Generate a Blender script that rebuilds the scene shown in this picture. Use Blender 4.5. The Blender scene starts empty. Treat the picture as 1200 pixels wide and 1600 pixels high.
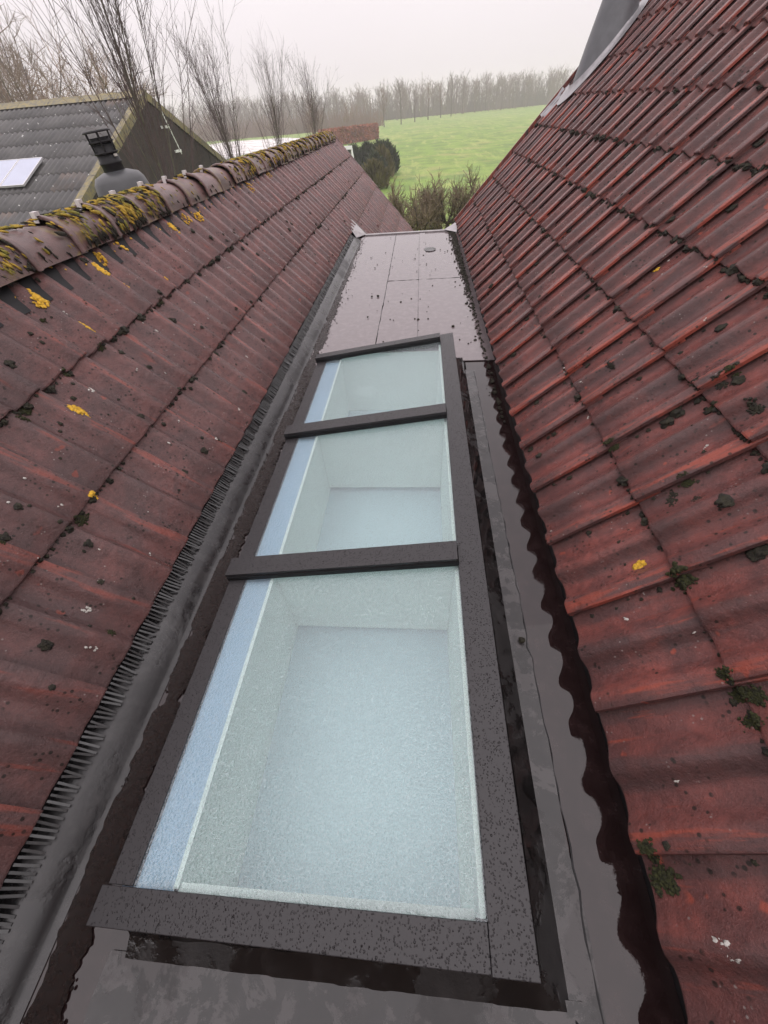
import bpy, math, random
from mathutils import Vector, Matrix, noise as mnoise

# ------------------------------------------------------------------ camera, sky, sun, exposure
S = bpy.context.scene
C = S.collection
R = math.radians
CAM_Z = 1.32
F_PX, YAW, PITCH, ROLL = 619.37, -0.12807, 0.79556, R(-5.0)
fw = Vector((math.sin(YAW)*math.cos(PITCH), math.cos(YAW)*math.cos(PITCH), -math.sin(PITCH)))
rt = Vector((math.cos(YAW), -math.sin(YAW), 0)); up = rt.cross(fw)
rr = math.cos(ROLL)*rt + math.sin(ROLL)*up
uu = -math.sin(ROLL)*rt + math.cos(ROLL)*up
cd = bpy.data.cameras.new('camera')
cam = bpy.data.objects.new('camera', cd); C.objects.link(cam)
cam.matrix_world = Matrix(((rr.x, uu.x, -fw.x, 0), (rr.y, uu.y, -fw.y, 0), (rr.z, uu.z, -fw.z, CAM_Z), (0, 0, 0, 1)))
cd.sensor_fit = 'VERTICAL'; cd.sensor_height = 24.0; cd.lens = F_PX/1600*24.0
cd.clip_start = 0.02; cd.clip_end = 3000
S.camera = cam

SUN_EL, SUN_AZ = 58, 150
W = bpy.data.worlds.new('World'); S.world = W; W.use_nodes = True
wn = W.node_tree; wn.nodes.clear()
def wnode(t, **k):
    n = wn.nodes.new(t)
    for a, b in k.items(): setattr(n, a, b)
    return n
wo = wnode('ShaderNodeOutputWorld')
sky = wnode('ShaderNodeTexSky', sky_type='NISHITA', sun_disc=False)
sky.sun_elevation = R(SUN_EL); sky.sun_rotation = R(SUN_AZ); sky.air_density = 1.5; sky.dust_density = 4.0
b1 = wnode('ShaderNodeBackground'); b1.inputs[1].default_value = 0.06
wn.links.new(sky.outputs[0], b1.inputs[0])
tc = wnode('ShaderNodeTexCoord')
ns = wnode('ShaderNodeTexNoise'); ns.inputs['Scale'].default_value = 1.6; ns.inputs['Detail'].default_value = 3
wn.links.new(tc.outputs['Generated'], ns.inputs['Vector'])
rp = wnode('ShaderNodeValToRGB')
rp.color_ramp.elements[0].color = (0.89, 0.815, 0.85, 1); rp.color_ramp.elements[1].color = (0.96, 0.89, 0.92, 1)
rp.color_ramp.elements[0].position = .3; rp.color_ramp.elements[1].position = .7
wn.links.new(ns.outputs[0], rp.inputs[0])
b2 = wnode('ShaderNodeBackground'); b2.inputs[1].default_value = 0.84          # the closed cloud layer
# closed overcast: luminance rises from horizon to zenith (CIE overcast sky)
sx = wnode('ShaderNodeSeparateXYZ'); wn.links.new(tc.outputs['Generated'], sx.inputs[0])
mr = wnode('ShaderNodeMapRange'); mr.inputs['To Min'].default_value = 1.0; mr.inputs['To Max'].default_value = 2.7
wn.links.new(sx.outputs[2], mr.inputs[0])
vm = wnode('ShaderNodeVectorMath', operation='SCALE'); wn.links.new(rp.outputs[0], vm.inputs[0]); wn.links.new(mr.outputs[0], vm.inputs['Scale'])
wn.links.new(vm.outputs[0], b2.inputs[0])
mx = wnode('ShaderNodeMixShader'); mx.inputs[0].default_value = 0.93
wn.links.new(b1.outputs[0], mx.inputs[1]); wn.links.new(b2.outputs[0], mx.inputs[2])
wn.links.new(mx.outputs[0], wo.inputs[0])

sd = bpy.data.lights.new('sun', 'SUN'); sd.energy = 0.6; sd.angle = R(110); sd.color = (1, .97, .93)
so = bpy.data.objects.new('sun', sd); C.objects.link(so)
so.rotation_euler = (R(90-SUN_EL), 0, R(180-SUN_AZ))
so.location = (0, 0, 8)
S.view_settings.view_transform = 'Standard'; S.view_settings.look = 'None'
S.view_settings.gamma = 1; S.view_settings.exposure = 0.15
S.view_settings.use_curve_mapping = False
S.render.engine = 'CYCLES'
S.cycles.volume_bounces = 3
S.cycles.transparent_max_bounces = 12

rnd = random.Random(7)

# ------------------------------------------------------------------ measured geometry (metres, flat roof = 0)
GROUND = -2.8
XR, ZR, AR, GR = 0.4826, 0.118, 0.8018, 0.3282          # right roof: eave x, z, pitch, gauge
XL, ZL, AL, GL = -0.9415, 0.137, 0.8133, 0.3570         # left roof
TW = 0.30                                               # tile cover width
VERGE_R, VERGE_L = 7.104, 10.90
FLAT_END = 6.93

# ------------------------------------------------------------------ helpers
class MB:
    def __init__(s): s.v = []; s.f = []
    def quad(s, a, b, c, d):
        n = len(s.v); s.v += [tuple(a), tuple(b), tuple(c), tuple(d)]; s.f.append((n, n+1, n+2, n+3))
    def box(s, x0, x1, y0, y1, z0, z1, M=None):
        n = len(s.v)
        P = [(x0,y0,z0),(x1,y0,z0),(x1,y1,z0),(x0,y1,z0),(x0,y0,z1),(x1,y0,z1),(x1,y1,z1),(x0,y1,z1)]
        if M is not None: P = [tuple(M @ Vector(p)) for p in P]
        s.v += P
        s.f += [(n+3,n+2,n+1,n),(n+4,n+5,n+6,n+7),(n,n+1,n+5,n+4),(n+1,n+2,n+6,n+5),(n+2,n+3,n+7,n+6),(n+3,n,n+4,n+7)]
    def prism(s, prof, axis_pts):
        """profile (list of (x,z)) swept along y values; open profile surface"""
        n = len(s.v); k = len(prof)
        for y in axis_pts:
            s.v += [(p[0], y, p[1]) for p in prof]
        for j in range(len(axis_pts)-1):
            for i in range(k-1):
                a = n+j*k+i
                s.f.append((a, a+1, a+k+1, a+k))
    def tube(s, pts, rads, n=5, cap=False):
        base = len(s.v); pts = [Vector(p) for p in pts]
        ref = Vector((0.13, 0.31, 0.94))
        for i, p in enumerate(pts):
            d = (pts[min(i+1, len(pts)-1)] - pts[max(i-1, 0)])
            if d.length < 1e-9: d = Vector((0, 0, 1))
            d.normalize()
            a = d.cross(ref)
            if a.length < .1: a = d.cross(Vector((1, 0, 0)))
            a.normalize(); b = d.cross(a)
            for k in range(n):
                t = 2*math.pi*k/n
                q = p + (a*math.cos(t) + b*math.sin(t))*rads[i]
                s.v.append((q.x, q.y, q.z))
        for i in range(len(pts)-1):
            for k in range(n):
                k2 = (k+1) % n
                s.f.append((base+i*n+k, base+i*n+k2, base+(i+1)*n+k2, base+(i+1)*n+k))
        if cap:
            s.f.append(tuple(base+k for k in range(n-1, -1, -1)))
            s.f.append(tuple(base+(len(pts)-1)*n+k for k in range(n)))
    def lathe(s, prof, c, M=None, n=24):
        base = len(s.v)
        for r, z in prof:
            for k in range(n):
                t = 2*math.pi*k/n
                p = Vector((r*math.cos(t), r*math.sin(t), z))
                if M is not None: p = M @ p
                s.v.append((p.x+c[0], p.y+c[1], p.z+c[2]))
        for i in range(len(prof)-1):
            for k in range(n):
                k2 = (k+1) % n
                s.f.append((base+i*n+k, base+i*n+k2, base+(i+1)*n+k2, base+(i+1)*n+k))
    def blob(s, c, rx, M, rz=None, sub=1, rough=.25):
        vs, fs = ICO[sub]
        base = len(s.v); rz = rz if rz else rx
        o = rnd.random()*100
        for v in vs:
            k = 1 + rough*mnoise.noise(Vector((v[0]*1.7+o, v[1]*1.7-o, v[2]*1.7)))*1.6
            p = M @ Vector((v[0]*rx*k, v[1]*rx*k, v[2]*rz*k))
            s.v.append((p.x+c[0], p.y+c[1], p.z+c[2]))
        s.f += [tuple(base+i for i in f) for f in fs]
    def mesh(s, name, smooth=False):
        m = bpy.data.meshes.new(name); m.from_pydata(s.v, [], s.f)
        if smooth: m.polygons.foreach_set('use_smooth', [True]*len(m.polygons))
        m.update(); return m
    def build(s, name, mat, parent=None, smooth=False, bevel=0):
        o = bpy.data.objects.new(name, s.mesh(name, smooth)); C.objects.link(o)
        o.data.materials.append(mat); o.parent = parent
        if bevel:
            b = o.modifiers.new('bevel', 'BEVEL'); b.width = bevel; b.segments = 2; b.limit_method = 'ANGLE'
        return o

def ico_data():
    t = (1+5**.5)/2
    v = [Vector(p).normalized() for p in [(-1,t,0),(1,t,0),(-1,-t,0),(1,-t,0),(0,-1,t),(0,1,t),(0,-1,-t),(0,1,-t),(t,0,-1),(t,0,1),(-t,0,-1),(-t,0,1)]]
    f = [(0,11,5),(0,5,1),(0,1,7),(0,7,10),(0,10,11),(1,5,9),(5,11,4),(11,10,2),(10,7,6),(7,1,8),(3,9,4),(3,4,2),(3,2,6),(3,6,8),(3,8,9),(4,9,5),(2,4,11),(6,2,10),(8,6,7),(9,8,1)]
    out = [(list(map(tuple, v)), f)]
    for _ in range(2):
        v = list(v); cache = {}; nf = []
        def mid(a, b):
            k = (min(a, b), max(a, b))
            if k not in cache: v.append((v[a]+v[b]).normalized()); cache[k] = len(v)-1
            return cache[k]
        for a, b, c in f:
            ab, bc, ca = mid(a, b), mid(b, c), mid(c, a)
            nf += [(a,ab,ca),(b,bc,ab),(c,ca,bc),(ab,bc,ca)]
        f = nf; out.append((list(map(tuple, v)), f))
    return out
ICO = ico_data()

def tag(o, label, cat=None, group=None, kind=None):
    o['label'] = label
    if cat: o['category'] = cat
    if group: o['group'] = group
    if kind: o['kind'] = kind
    return o
def thing(name, label, cat, loc=(0, 0, 0), group=None):
    o = bpy.data.objects.new(name, None); C.objects.link(o); o.location = loc
    o.empty_display_size = .2
    return tag(o, label, cat, group)
def inst(name, mesh, M, parent):
    o = bpy.data.objects.new(name, mesh); C.objects.link(o); o.parent = parent; o.matrix_basis = M
    return o

# ------------------------------------------------------------------ materials
class NT:
    def __init__(s, name):
        s.m = bpy.data.materials.new(name); s.m.use_nodes = True; s.t = s.m.node_tree; s.t.nodes.clear()
        s.out = s.n('ShaderNodeOutputMaterial')
    def n(s, t, inp=None, **k):
        q = s.t.nodes.new(t)
        for a, b in k.items(): setattr(q, a, b)
        for a, b in (inp or {}).items(): s.set(q.inputs[a], b)
        return q
    def set(s, sock, v):
        if isinstance(v, bpy.types.NodeSocket): s.t.links.new(v, sock)
        elif isinstance(v, bpy.types.Node): s.t.links.new(v.outputs[0], sock)
        else:
            if isinstance(v, (tuple, list)) and len(v) == 3 and sock.type == 'RGBA': v = (*v, 1)
            sock.default_value = v
    def coord(s, kind='Object', scale=None, rand=False, loc=None):
        c = s.n('ShaderNodeTexCoord').outputs[kind]
        if scale or loc:
            c = s.n('ShaderNodeMapping', {'Vector': c, 'Scale': scale or (1, 1, 1), 'Location': loc or (0, 0, 0)}).outputs[0]
        if rand:
            oi = s.n('ShaderNodeObjectInfo').outputs['Random']
            a = s.n('ShaderNodeVectorMath', {0: (37., 91., 53.)}, operation='SCALE'); s.set(a.inputs['Scale'], oi)
            c = s.n('ShaderNodeVectorMath', {0: c, 1: a}, operation='ADD').outputs[0]
        return c
    def noise(s, vec, scale, detail=4, rough=.55, dist=0):
        return s.n('ShaderNodeTexNoise', {'Vector': vec, 'Scale': scale, 'Detail': detail, 'Roughness': rough, 'Distortion': dist}).outputs[0]
    def voro(s, vec, scale, feature='F1', out='Distance'):
        return s.n('ShaderNodeTexVoronoi', {'Vector': vec, 'Scale': scale}, feature=feature).outputs[out]
    def ramp(s, v, a, b, lo=0., hi=1.):
        return s.n('ShaderNodeMapRange', {'Value': v, 'From Min': a, 'From Max': b, 'To Min': lo, 'To Max': hi}, interpolation_type='SMOOTHSTEP').outputs[0]
    def math(s, op, a, b=0.):
        return s.n('ShaderNodeMath', {0: a, 1: b}, operation=op).outputs[0]
    def mix(s, f, a, b, mode='MIX'):
        q = s.n('ShaderNodeMix', data_type='RGBA', blend_type=mode)
        s.set(q.inputs[0], f); s.set(q.inputs[6], a); s.set(q.inputs[7], b)
        return q.outputs[2]
    def bump(s, h, strength, dist, normal=None):
        q = s.n('ShaderNodeBump', {'Height': h, 'Strength': strength, 'Distance': dist})
        if normal is not None: s.set(q.inputs['Normal'], normal)
        return q.outputs[0]
    def bsdf(s, **k):
        q = s.n('ShaderNodeBsdfPrincipled', {a.replace('_', ' '): b for a, b in k.items()})
        s.t.links.new(q.outputs[0], s.out.inputs[0]); return s.m

def simple(name, col, rough=.6, var=.25, scale=8, bump=.0, metallic=0., dark=None, spec=.5):
    t = NT(name); v = t.coord('Object')
    n = t.noise(v, scale, 5)
    d = dark or tuple(c*(1-var) for c in col)
    base = t.mix(t.ramp(n, .3, .7), d, col)
    k = dict(Base_Color=base, Roughness=rough, Metallic=metallic, Specular_IOR_Level=spec)
    if bump: k['Normal'] = t.bump(t.noise(v, scale*6, 4), bump, .01)
    return t.bsdf(**k)

def tile_material(name, red, dark, band, worn, overlay):
    t = NT(name); v = t.coord('Object', rand=True); o = t.coord('Object')
    xyz = t.n('ShaderNodeSeparateXYZ', {0: o}); u = t.math('MULTIPLY', xyz.outputs[0], -1.0)
    rd = t.n('ShaderNodeObjectInfo').outputs['Random']
    big = t.noise(v, 7, 4, .6, .4)
    base = t.mix(t.ramp(big, .32, .68), dark, red)
    base = t.mix(t.ramp(t.noise(v, 34, 5, .7), .38, .70, 0, .55), base, tuple(c*.45 for c in dark))
    base = t.mix(t.ramp(t.noise(v, 230, 3, .8), .50, .68, 0, .65), base, tuple(c*2.0 for c in dark))
    base = t.mix(t.ramp(t.noise(v, 170, 3, .8), .56, .70, 0, .45), base, tuple(c*.3 for c in dark))
    # per tile tone
    base = t.mix(t.ramp(rd, 0, 1, 0, .35), base, dark)
    # dark grey bands down the tile, set by place across the wave plus streaks
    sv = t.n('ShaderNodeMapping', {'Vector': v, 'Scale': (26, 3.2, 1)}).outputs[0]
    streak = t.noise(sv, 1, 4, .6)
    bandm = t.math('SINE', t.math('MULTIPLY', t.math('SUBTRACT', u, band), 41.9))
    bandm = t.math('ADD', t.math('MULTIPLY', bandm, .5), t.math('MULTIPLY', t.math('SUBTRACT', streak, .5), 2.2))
    f2 = t.math('MULTIPLY', t.ramp(bandm, -.1, .55), overlay)
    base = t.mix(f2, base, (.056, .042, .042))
    # worn red at the cover lap and in scuffs
    lap = t.ramp(u, .055, .025)
    wn_ = t.ramp(t.math('ADD', t.noise(sv, 1.3, 5, .6), t.math('MULTIPLY', lap, .13)), .60, .76)
    spots = t.ramp(t.noise(v, 17, 2, .5), .70, .76)
    wm = t.math('MULTIPLY', t.math('MAXIMUM', wn_, spots), worn)
    base = t.mix(wm, base, (.30, .068, .045))
    # grime
    gr = t.ramp(t.noise(v, 60, 6, .7), .56, .72)
    base = t.mix(t.math('MULTIPLY', gr, .45), base, (.03, .02, .018))
    # pale lichen specks and black dots
    sp = t.voro(v, 62); n9 = t.noise(v, 14, 2)
    m1 = t.math('MULTIPLY', t.ramp(sp, .20, .12), t.ramp(n9, .56, .64))
    base = t.mix(t.math('MULTIPLY', m1, .6), base, (.32, .29, .27))
    v2 = t.n('ShaderNodeMapping', {'Vector': v, 'Location': (5.3, 2.1, 7.7)}).outputs[0]
    m2 = t.math('MULTIPLY', t.ramp(t.voro(v2, 46), .26, .16), t.ramp(t.noise(v2, 9, 2), .47, .56))
    base = t.mix(t.math('MULTIPLY', m2, .85), base, (.014, .012, .009))
    h = t.math('ADD', t.noise(v, 240, 4, .8), t.math('MULTIPLY', t.noise(v, 45, 4, .6), 1.6))
    nrm = t.bump(h, 1., .0042)
    wet = t.ramp(t.noise(v, 11, 3), .3, .7, .24, .44)
    return t.bsdf(Base_Color=base, Roughness=wet, Normal=nrm, Specular_IOR_Level=.25, Coat_Weight=.30, Coat_IOR=1.33, Coat_Roughness=.12)

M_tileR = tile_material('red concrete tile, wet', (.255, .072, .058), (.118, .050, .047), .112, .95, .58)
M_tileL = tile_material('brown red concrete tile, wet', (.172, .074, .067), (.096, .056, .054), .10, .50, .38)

def membrane(name, base=(.020, .019, .020), lo=.02, hi=.22, bmp=.25, tint=(.035, .03, .03), big=2.3, patch=None):
    t = NT(name); v = t.coord('Object')
    n1 = t.noise(v, big, 5, .6, .6); n2 = t.noise(v, 19, 5, .65)
    c = t.mix(t.ramp(n2, .4, .75), base, tint)
    if patch:
        pm = t.ramp(t.math('ADD', t.noise(v, big*2.2, 6, .7, .8), t.math('MULTIPLY', t.math('SUBTRACT', n2, .5), .5)), .50, .56)
        c = t.mix(pm, c, patch)
    r = t.ramp(t.math('ADD', n1, t.math('MULTIPLY', t.math('SUBTRACT', n2, .5), .35)), .46, .60, lo, hi)
    dry = t.ramp(t.math('ADD', n1, t.math('MULTIPLY', t.math('SUBTRACT', n2, .5), .35)), .46, .60, .06, 1.)
    h = t.math('MULTIPLY', t.math('ADD', t.noise(v, 7, 4), t.math('MULTIPLY', t.noise(v, 90, 4, .7), .25)), dry)
    return t.bsdf(Base_Color=c, Roughness=r, Normal=t.bump(h, bmp, .006), Specular_IOR_Level=.5)
M_deck = membrane('wet roof membrane', (.013, .007, .007), .005, .045, .05, (.024, .014, .014))
M_curb = membrane('curb membrane', (.006, .0055, .0055), .03, .42, .3, (.016, .015, .015),  5.0)
M_front = membrane('patchy wet felt', (.008, .007, .007), .02, .40, .25, (.020, .018, .018), 4.0, (.038, .034, .034))
M_upst = membrane('upstand membrane', (.011, .0105, .011), .22, .45, .35, (.030, .029, .029))

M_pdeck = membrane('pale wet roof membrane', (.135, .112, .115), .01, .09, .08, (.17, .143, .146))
def frame_mat():
    t = NT('wet anthracite aluminium'); v = t.coord('Object')
    vd = t.voro(v, 210); gate = t.ramp(t.noise(v, 90, 2), .42, .52)
    drop = t.math('MULTIPLY', t.ramp(vd, .42, .18), gate)
    vb = t.voro(v, 75); drop2 = t.math('MULTIPLY', t.ramp(vb, .22, .10), t.ramp(t.noise(v, 31, 2), .54, .58))
    h = t.math('ADD', drop, t.math('MULTIPLY', drop2, 2.))
    c = t.mix(t.math('MAXIMUM', drop, drop2), (.020, .0185, .020), (.014, .0132, .014))
    r = t.ramp(t.math('MAXIMUM', drop, drop2), 0, 1, .40, .06)
    return t.bsdf(Base_Color=c, Roughness=r, Normal=t.bump(h, .7, .0016), Specular_IOR_Level=.45)
M_frame = frame_mat()

def glass_mat():
    t = NT('wet insulating glass'); v = t.coord('Object')
    vd = t.voro(v, 150, 'SMOOTH_F1'); edge = t.voro(v, 150, 'DISTANCE_TO_EDGE')
    vs = t.voro(v, 320)
    big = t.noise(v, 5, 3)
    h = t.math('ADD', t.math('MULTIPLY', t.ramp(vd, .6, .05), 1.0), t.math('MULTIPLY', t.ramp(vs, .5, .1), .4))
    h = t.math('MULTIPLY', h, t.ramp(big, .30, .42, .35, 1.))
    nrm = t.bump(h, .55, .0017)
    fr = t.n('ShaderNodeFresnel', {'IOR': 1.72, 'Normal': nrm}).outputs[0]
    tr = t.n('ShaderNodeBsdfTransparent', {'Color': (.86, .97, .94)}).outputs[0]
    gl = t.n('ShaderNodeBsdfGlossy', {'Color': (.94, .96, 1.), 'Roughness': .05, 'Normal': nrm}).outputs[0]
    df = t.n('ShaderNodeBsdfDiffuse', {'Color': (.82, .93, .95)}).outputs[0]
    tl = t.n('ShaderNodeBsdfTranslucent', {'Color': (.82, .93, .95)}).outputs[0]
    half = t.n('ShaderNodeMixShader', {0: .45, 1: df, 2: tl}).outputs[0]
    overlay = t.math('ADD', t.ramp(edge, .12, .02, 0., .17), t.ramp(vs, .30, .12, .0, .13))
    overlay = t.math('ADD', overlay, .09)
    a = t.n('ShaderNodeMixShader', {0: overlay, 1: tr, 2: half}).outputs[0]
    m = t.n('ShaderNodeMixShader', {0: fr, 1: a, 2: gl}).outputs[0]
    t.t.links.new(m, t.out.inputs[0]); return t.m
M_glass = glass_mat()

M_white = simple('white plaster reveal', (.90, .95, .91), .6, .03)
M_bluew = simple('pale blue glazing ledge', (.36, .48, .63), .5, .10, 3)
M_room = simple('pale blue grey inner sheet', (.50, .61, .67), .5, .06, 2.2)
M_bead = simple('bright white edge bead', (.78, .80, .78), .4, .02)
M_black = simple('black plastic', (.010, .010, .011), .5, .3, 40, spec=.25)
M_comb = simple('dark grey comb plastic', (.055, .057, .057), .25, .3, 40)
M_lead = simple('lead flashing', (.30, .29, .30), .32, .35, 14, .3, .35)
M_leadd = simple('grey lead collar', (.105, .108, .115), .38, .2, 10, .1, .2)
M_zinc = simple('pale lead edge', (.36, .34, .345), .28, .25, 20, .2, .4)
M_deckwood = simple('dark timber', (.04, .03, .025), .7, .4, 20)
M_wall = simple('brick wall plain render', (.25, .16, .12), .8, .3, 3)
M_moss = simple('dark moss', (.030, .027, .013), .85, .65, 60, .8, dark=(.010, .008, .005))
M_mossg = simple('green moss', (.060, .066, .014), .9, .5, 160, .8, dark=(.016, .017, .006))
M_mossy = simple('yellow green ridge moss', (.42, .26, .028), .9, .5, 14, .8, dark=(.11, .12, .02))
M_lich = simple('yellow lichen', (.78, .46, .035), .8, .4, 90, .6)
M_pale = simple('pale lichen', (.50, .48, .44), .8, .3, 80, .4)
M_silt = None
def silt_mat():
    t = NT('wet brown silt'); v = t.coord('Object')
    n = t.noise(v, 120, 6, .75)
    c = t.mix(t.ramp(n, .35, .7), (.004, .002, .0015), (.022, .0085, .0055))
    return t.bsdf(Base_Color=c, Roughness=t.ramp(t.noise(v, 40, 4), .42, .58, .02, .35), Normal=t.bump(n, 1., .010), Specular_IOR_Level=.5)
M_silt = silt_mat()

def ridge_mat():
    t = NT('weathered ridge tile'); v = t.coord('Object', rand=True)
    n = t.noise(v, 6, 5, .6, .4)
    c = t.mix(t.ramp(n, .3, .7), (.075, .046, .044), (.145, .075, .068))
    g = t.ramp(t.noise(v, 45, 5, .7), .52, .68)
    c = t.mix(t.math('MULTIPLY', g, .6), c, (.03, .022, .016))
    y = t.math('MULTIPLY', t.ramp(t.noise(v, 13, 5, .65), .50, .62), t.ramp(t.noise(v, 3.1, 2), .42, .55))
    c = t.mix(t.math('MULTIPLY', y, .75), c, (.16, .11, .03))
    return t.bsdf(Base_Color=c, Roughness=.45, Normal=t.bump(t.noise(v, 120, 5, .7), .6, .004), Coat_Weight=.15, Coat_Roughness=.2)
M_ridge = ridge_mat()

def grass_mat():
    t = NT('winter grass'); v = t.coord('Object')
    a = t.noise(v, .035, 5, .6); b = t.noise(v, .45, 6, .7); d = t.noise(v, 5, 4, .7)
    c = t.mix(t.ramp(a, .35, .65), (.165, .27, .040), (.21, .30, .055))
    c = t.mix(t.ramp(b, .40, .64, 0, .95), c, (.110, .175, .040))
    c = t.mix(t.ramp(t.noise(v, .16, 5, .7), .52, .66, 0, .75), c, (.29, .29, .10))
    c = t.mix(t.ramp(d, .45, .7, 0, .5), c, (.085, .13, .030))
    sv = t.n('ShaderNodeMapping', {'Vector': v, 'Scale': (.9, .12, 1), 'Rotation': (0, 0, .5)}).outputs[0]
    c = t.mix(t.ramp(t.noise(sv, 1, 5, .7), .50, .68, 0, .8), c, (.30, .34, .10))
    return t.bsdf(Base_Color=c, Roughness=.7, Normal=t.bump(t.math('ADD', b, d), .6, .12), Specular_IOR_Level=.25)
M_grass = grass_mat()
M_bark = simple('grey brown bark', (.085, .066, .052), .8, .45, 6)
M_barkg = simple('green grey bark', (.095, .090, .055), .8, .45, 6)
M_twig = simple('brown twigs', (.125, .085, .072), .8, .4, .8)
M_poll = simple('olive brown pollard twigs', (.20, .155, .095), .8, .45, 2.5)
M_twigp = simple('purple brown twigs', (.075, .048, .046), .8, .35, 1.2)
M_twigo = simple('orange brown twigs', (.27, .165, .10), .8, .35, .15, dark=(.16, .12, .09))
M_far = simple('far bare wood', (.165, .118, .105), .9, .45, .05, dark=(.105, .082, .080))
M_faro = simple('far russet wood', (.17, .105, .075), .9, .35, .08)
M_hedge = simple('russet beech leaves', (.32, .105, .065), .8, .4, .6)
M_conif = simple('dark conifer green', (.040, .055, .022), .8, .5, 1.3, dark=(.018, .026, .014))
M_conify = simple('olive conifer tips', (.12, .105, .035), .8, .5, 1.3)

# ------------------------------------------------------------------ ground
g = MB()
def gz(x, y): return GROUND
g.quad((-420, -40, GROUND), (420, -40, GROUND), (420, 640, GROUND), (-420, 640, GROUND))
tag(g.build('ground', M_grass), 'wide flat green winter field behind the roofs', kind='structure')
def yard_poly(name, cx, cy, rx, ry, rot, seed, lab):
    p = MB(); n = 40; r2 = random.Random(seed)
    vs = []
    for k in range(n):
        a = 2*math.pi*k/n; rr_ = 1 + .18*math.sin(3*a+seed) + .10*math.sin(5*a+2*seed)
        x, y = rx*rr_*math.cos(a), ry*rr_*math.sin(a)
        vs.append((cx+x*math.cos(rot)-y*math.sin(rot), cy+x*math.sin(rot)+y*math.cos(rot), GROUND+.02))
    p.v = vs; p.f = [tuple(range(n))]
    t = NT(name+' pale gravel'); v = t.coord('Object')
    c = t.mix(t.ramp(t.noise(v, .5, 6, .75), .40, .62), (.80, .78, .78), (.30, .27, .24))
    t.bsdf(Base_Color=c, Roughness=.5)
    return tag(p.build(name, t.m), lab, kind='structure')
yard_poly('gravel_yard', -37, 108, 13, 34, .12, 1, 'white gravel yard behind the columnar trees')
yard_poly('gravel_path', -5.2, 41.5, 2.2, 3.0, 0, 2.4, 'small white gravel patch beside the dark conifers')

# ------------------------------------------------------------------ roof tile mesh (local x: -u, y: up the slope, z: normal)
PROF = [(0,.0305),(.006,.0325),(.022,.0325),(.038,.0318),(.048,.0285),(.058,.021),(.070,.0115),(.086,.0045),(.102,.0022),(.118,.0030),(.131,.0075),
        (.141,.0170),(.149,.0260),(.158,.0315),(.171,.0322),(.186,.0280),(.203,.0180),(.221,.0085),(.236,.0035),(.254,.002),(.270,.003),(.284,.0045),(.300,.0065),(.322,.008)]
PROF = [(u, h*1.16) for u, h in PROF]; HMAX = .0377
def tile_mesh(gauge, seed):
    m = MB(); r2 = random.Random(seed); n = len(PROF); L = gauge+.075
    rows = []
    def z(u, h, v): return h-HMAX-.0175*v/gauge
    def row(fn):
        b = len(m.v); m.v += [fn(u, h) for u, h in PROF]; rows.append(b)
    chip = [0.0012*r2.uniform(-1, 1) for _ in PROF]
    row(lambda u, h: (-u, .012, z(u, h, 0)-.022))               # underside
    row(lambda u, h: (-u, .0008, z(u, h, 0)-.0165))
    rows_i = len(m.v); m.v += [(-u, chip[i], z(u, h, 0)-.003) for i, (u, h) in enumerate(PROF)]; rows.append(rows_i)
    row(lambda u, h: (-u, .0045, z(u, h, 0)))
    row(lambda u, h: (-u, L*.5, z(u, h, L*.5)))
    row(lambda u, h: (-u, L, z(u, h, L)))
    for a, b in zip(rows, rows[1:]):
        for i in range(n-1): m.f.append((a+i, b+i, b+i+1, a+i+1))
    # cover lap edge
    s0 = [3, 4, 5]
    b = len(m.v)
    for k in s0:
        x, y, zz = m.v[rows[k]]; m.v += [(x, y, zz), (x+.0012, y, zz-.013)]
    for k in range(2): m.f.append((b+2*k, b+2*k+1, b+2*k+3, b+2*k+2))
    me = m.mesh('tile', True)
    fl = [i >= 3*(n-1) for i in range(len(m.f))]
    me.polygons.foreach_set('use_smooth', fl)
    return me
def roof_frame(side):
    if side == 'R':
        return Vector((0, -1, 0)), Vector((math.cos(AR), 0, math.sin(AR))), Vector((-math.sin(AR), 0, math.cos(AR)))
    return Vector((0, 1, 0)), Vector((-math.cos(AL), 0, math.sin(AL))), Vector((math.sin(AL), 0, math.cos(AL)))
FR = {k: roof_frame(k) for k in 'RL'}
def roof_pt(side, y, s, h=0):
    """point on the roof: world y, distance s up the slope from the eave, height h off the lip plane"""
    ex, ey, ez = FR[side]
    o = Vector((XR, y, ZR)) if side == 'R' else Vector((XL, y, ZL))
    return o + ey*s + ez*h
def surf_h(side, y, s):
    """height of the tile surface off the lip plane"""
    gg = GR if side == 'R' else GL
    off = .104 if side == 'R' else .098
    u = (y-off) % TW if side == 'R' else (off-y) % TW
    for (a, ha), (b, hb) in zip(PROF, PROF[1:]):
        if a <= u <= b: h = ha+(hb-ha)*(u-a)/(b-a); break
    v = s % gg
    return h-HMAX-.0175*v/gg
def frame_m(side, p, ang=0, tilt=0):
    ex, ey, ez = FR[side]
    M = Matrix(((ex.x, ey.x, ez.x), (ex.y, ey.y, ez.y), (ex.z, ey.z, ez.z))).to_4x4()
    return Matrix.Translation(p) @ M @ Matrix.Rotation(ang, 4, 'Z') @ Matrix.Rotation(tilt, 4, 'X')

meshR = [tile_mesh(GR, k) for k in range(4)]
meshL = [tile_mesh(GL, 10+k) for k in range(4)]
for m in meshR: m.materials.append(M_tileR)
for m in meshL: m.materials.append(M_tileL)

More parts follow.
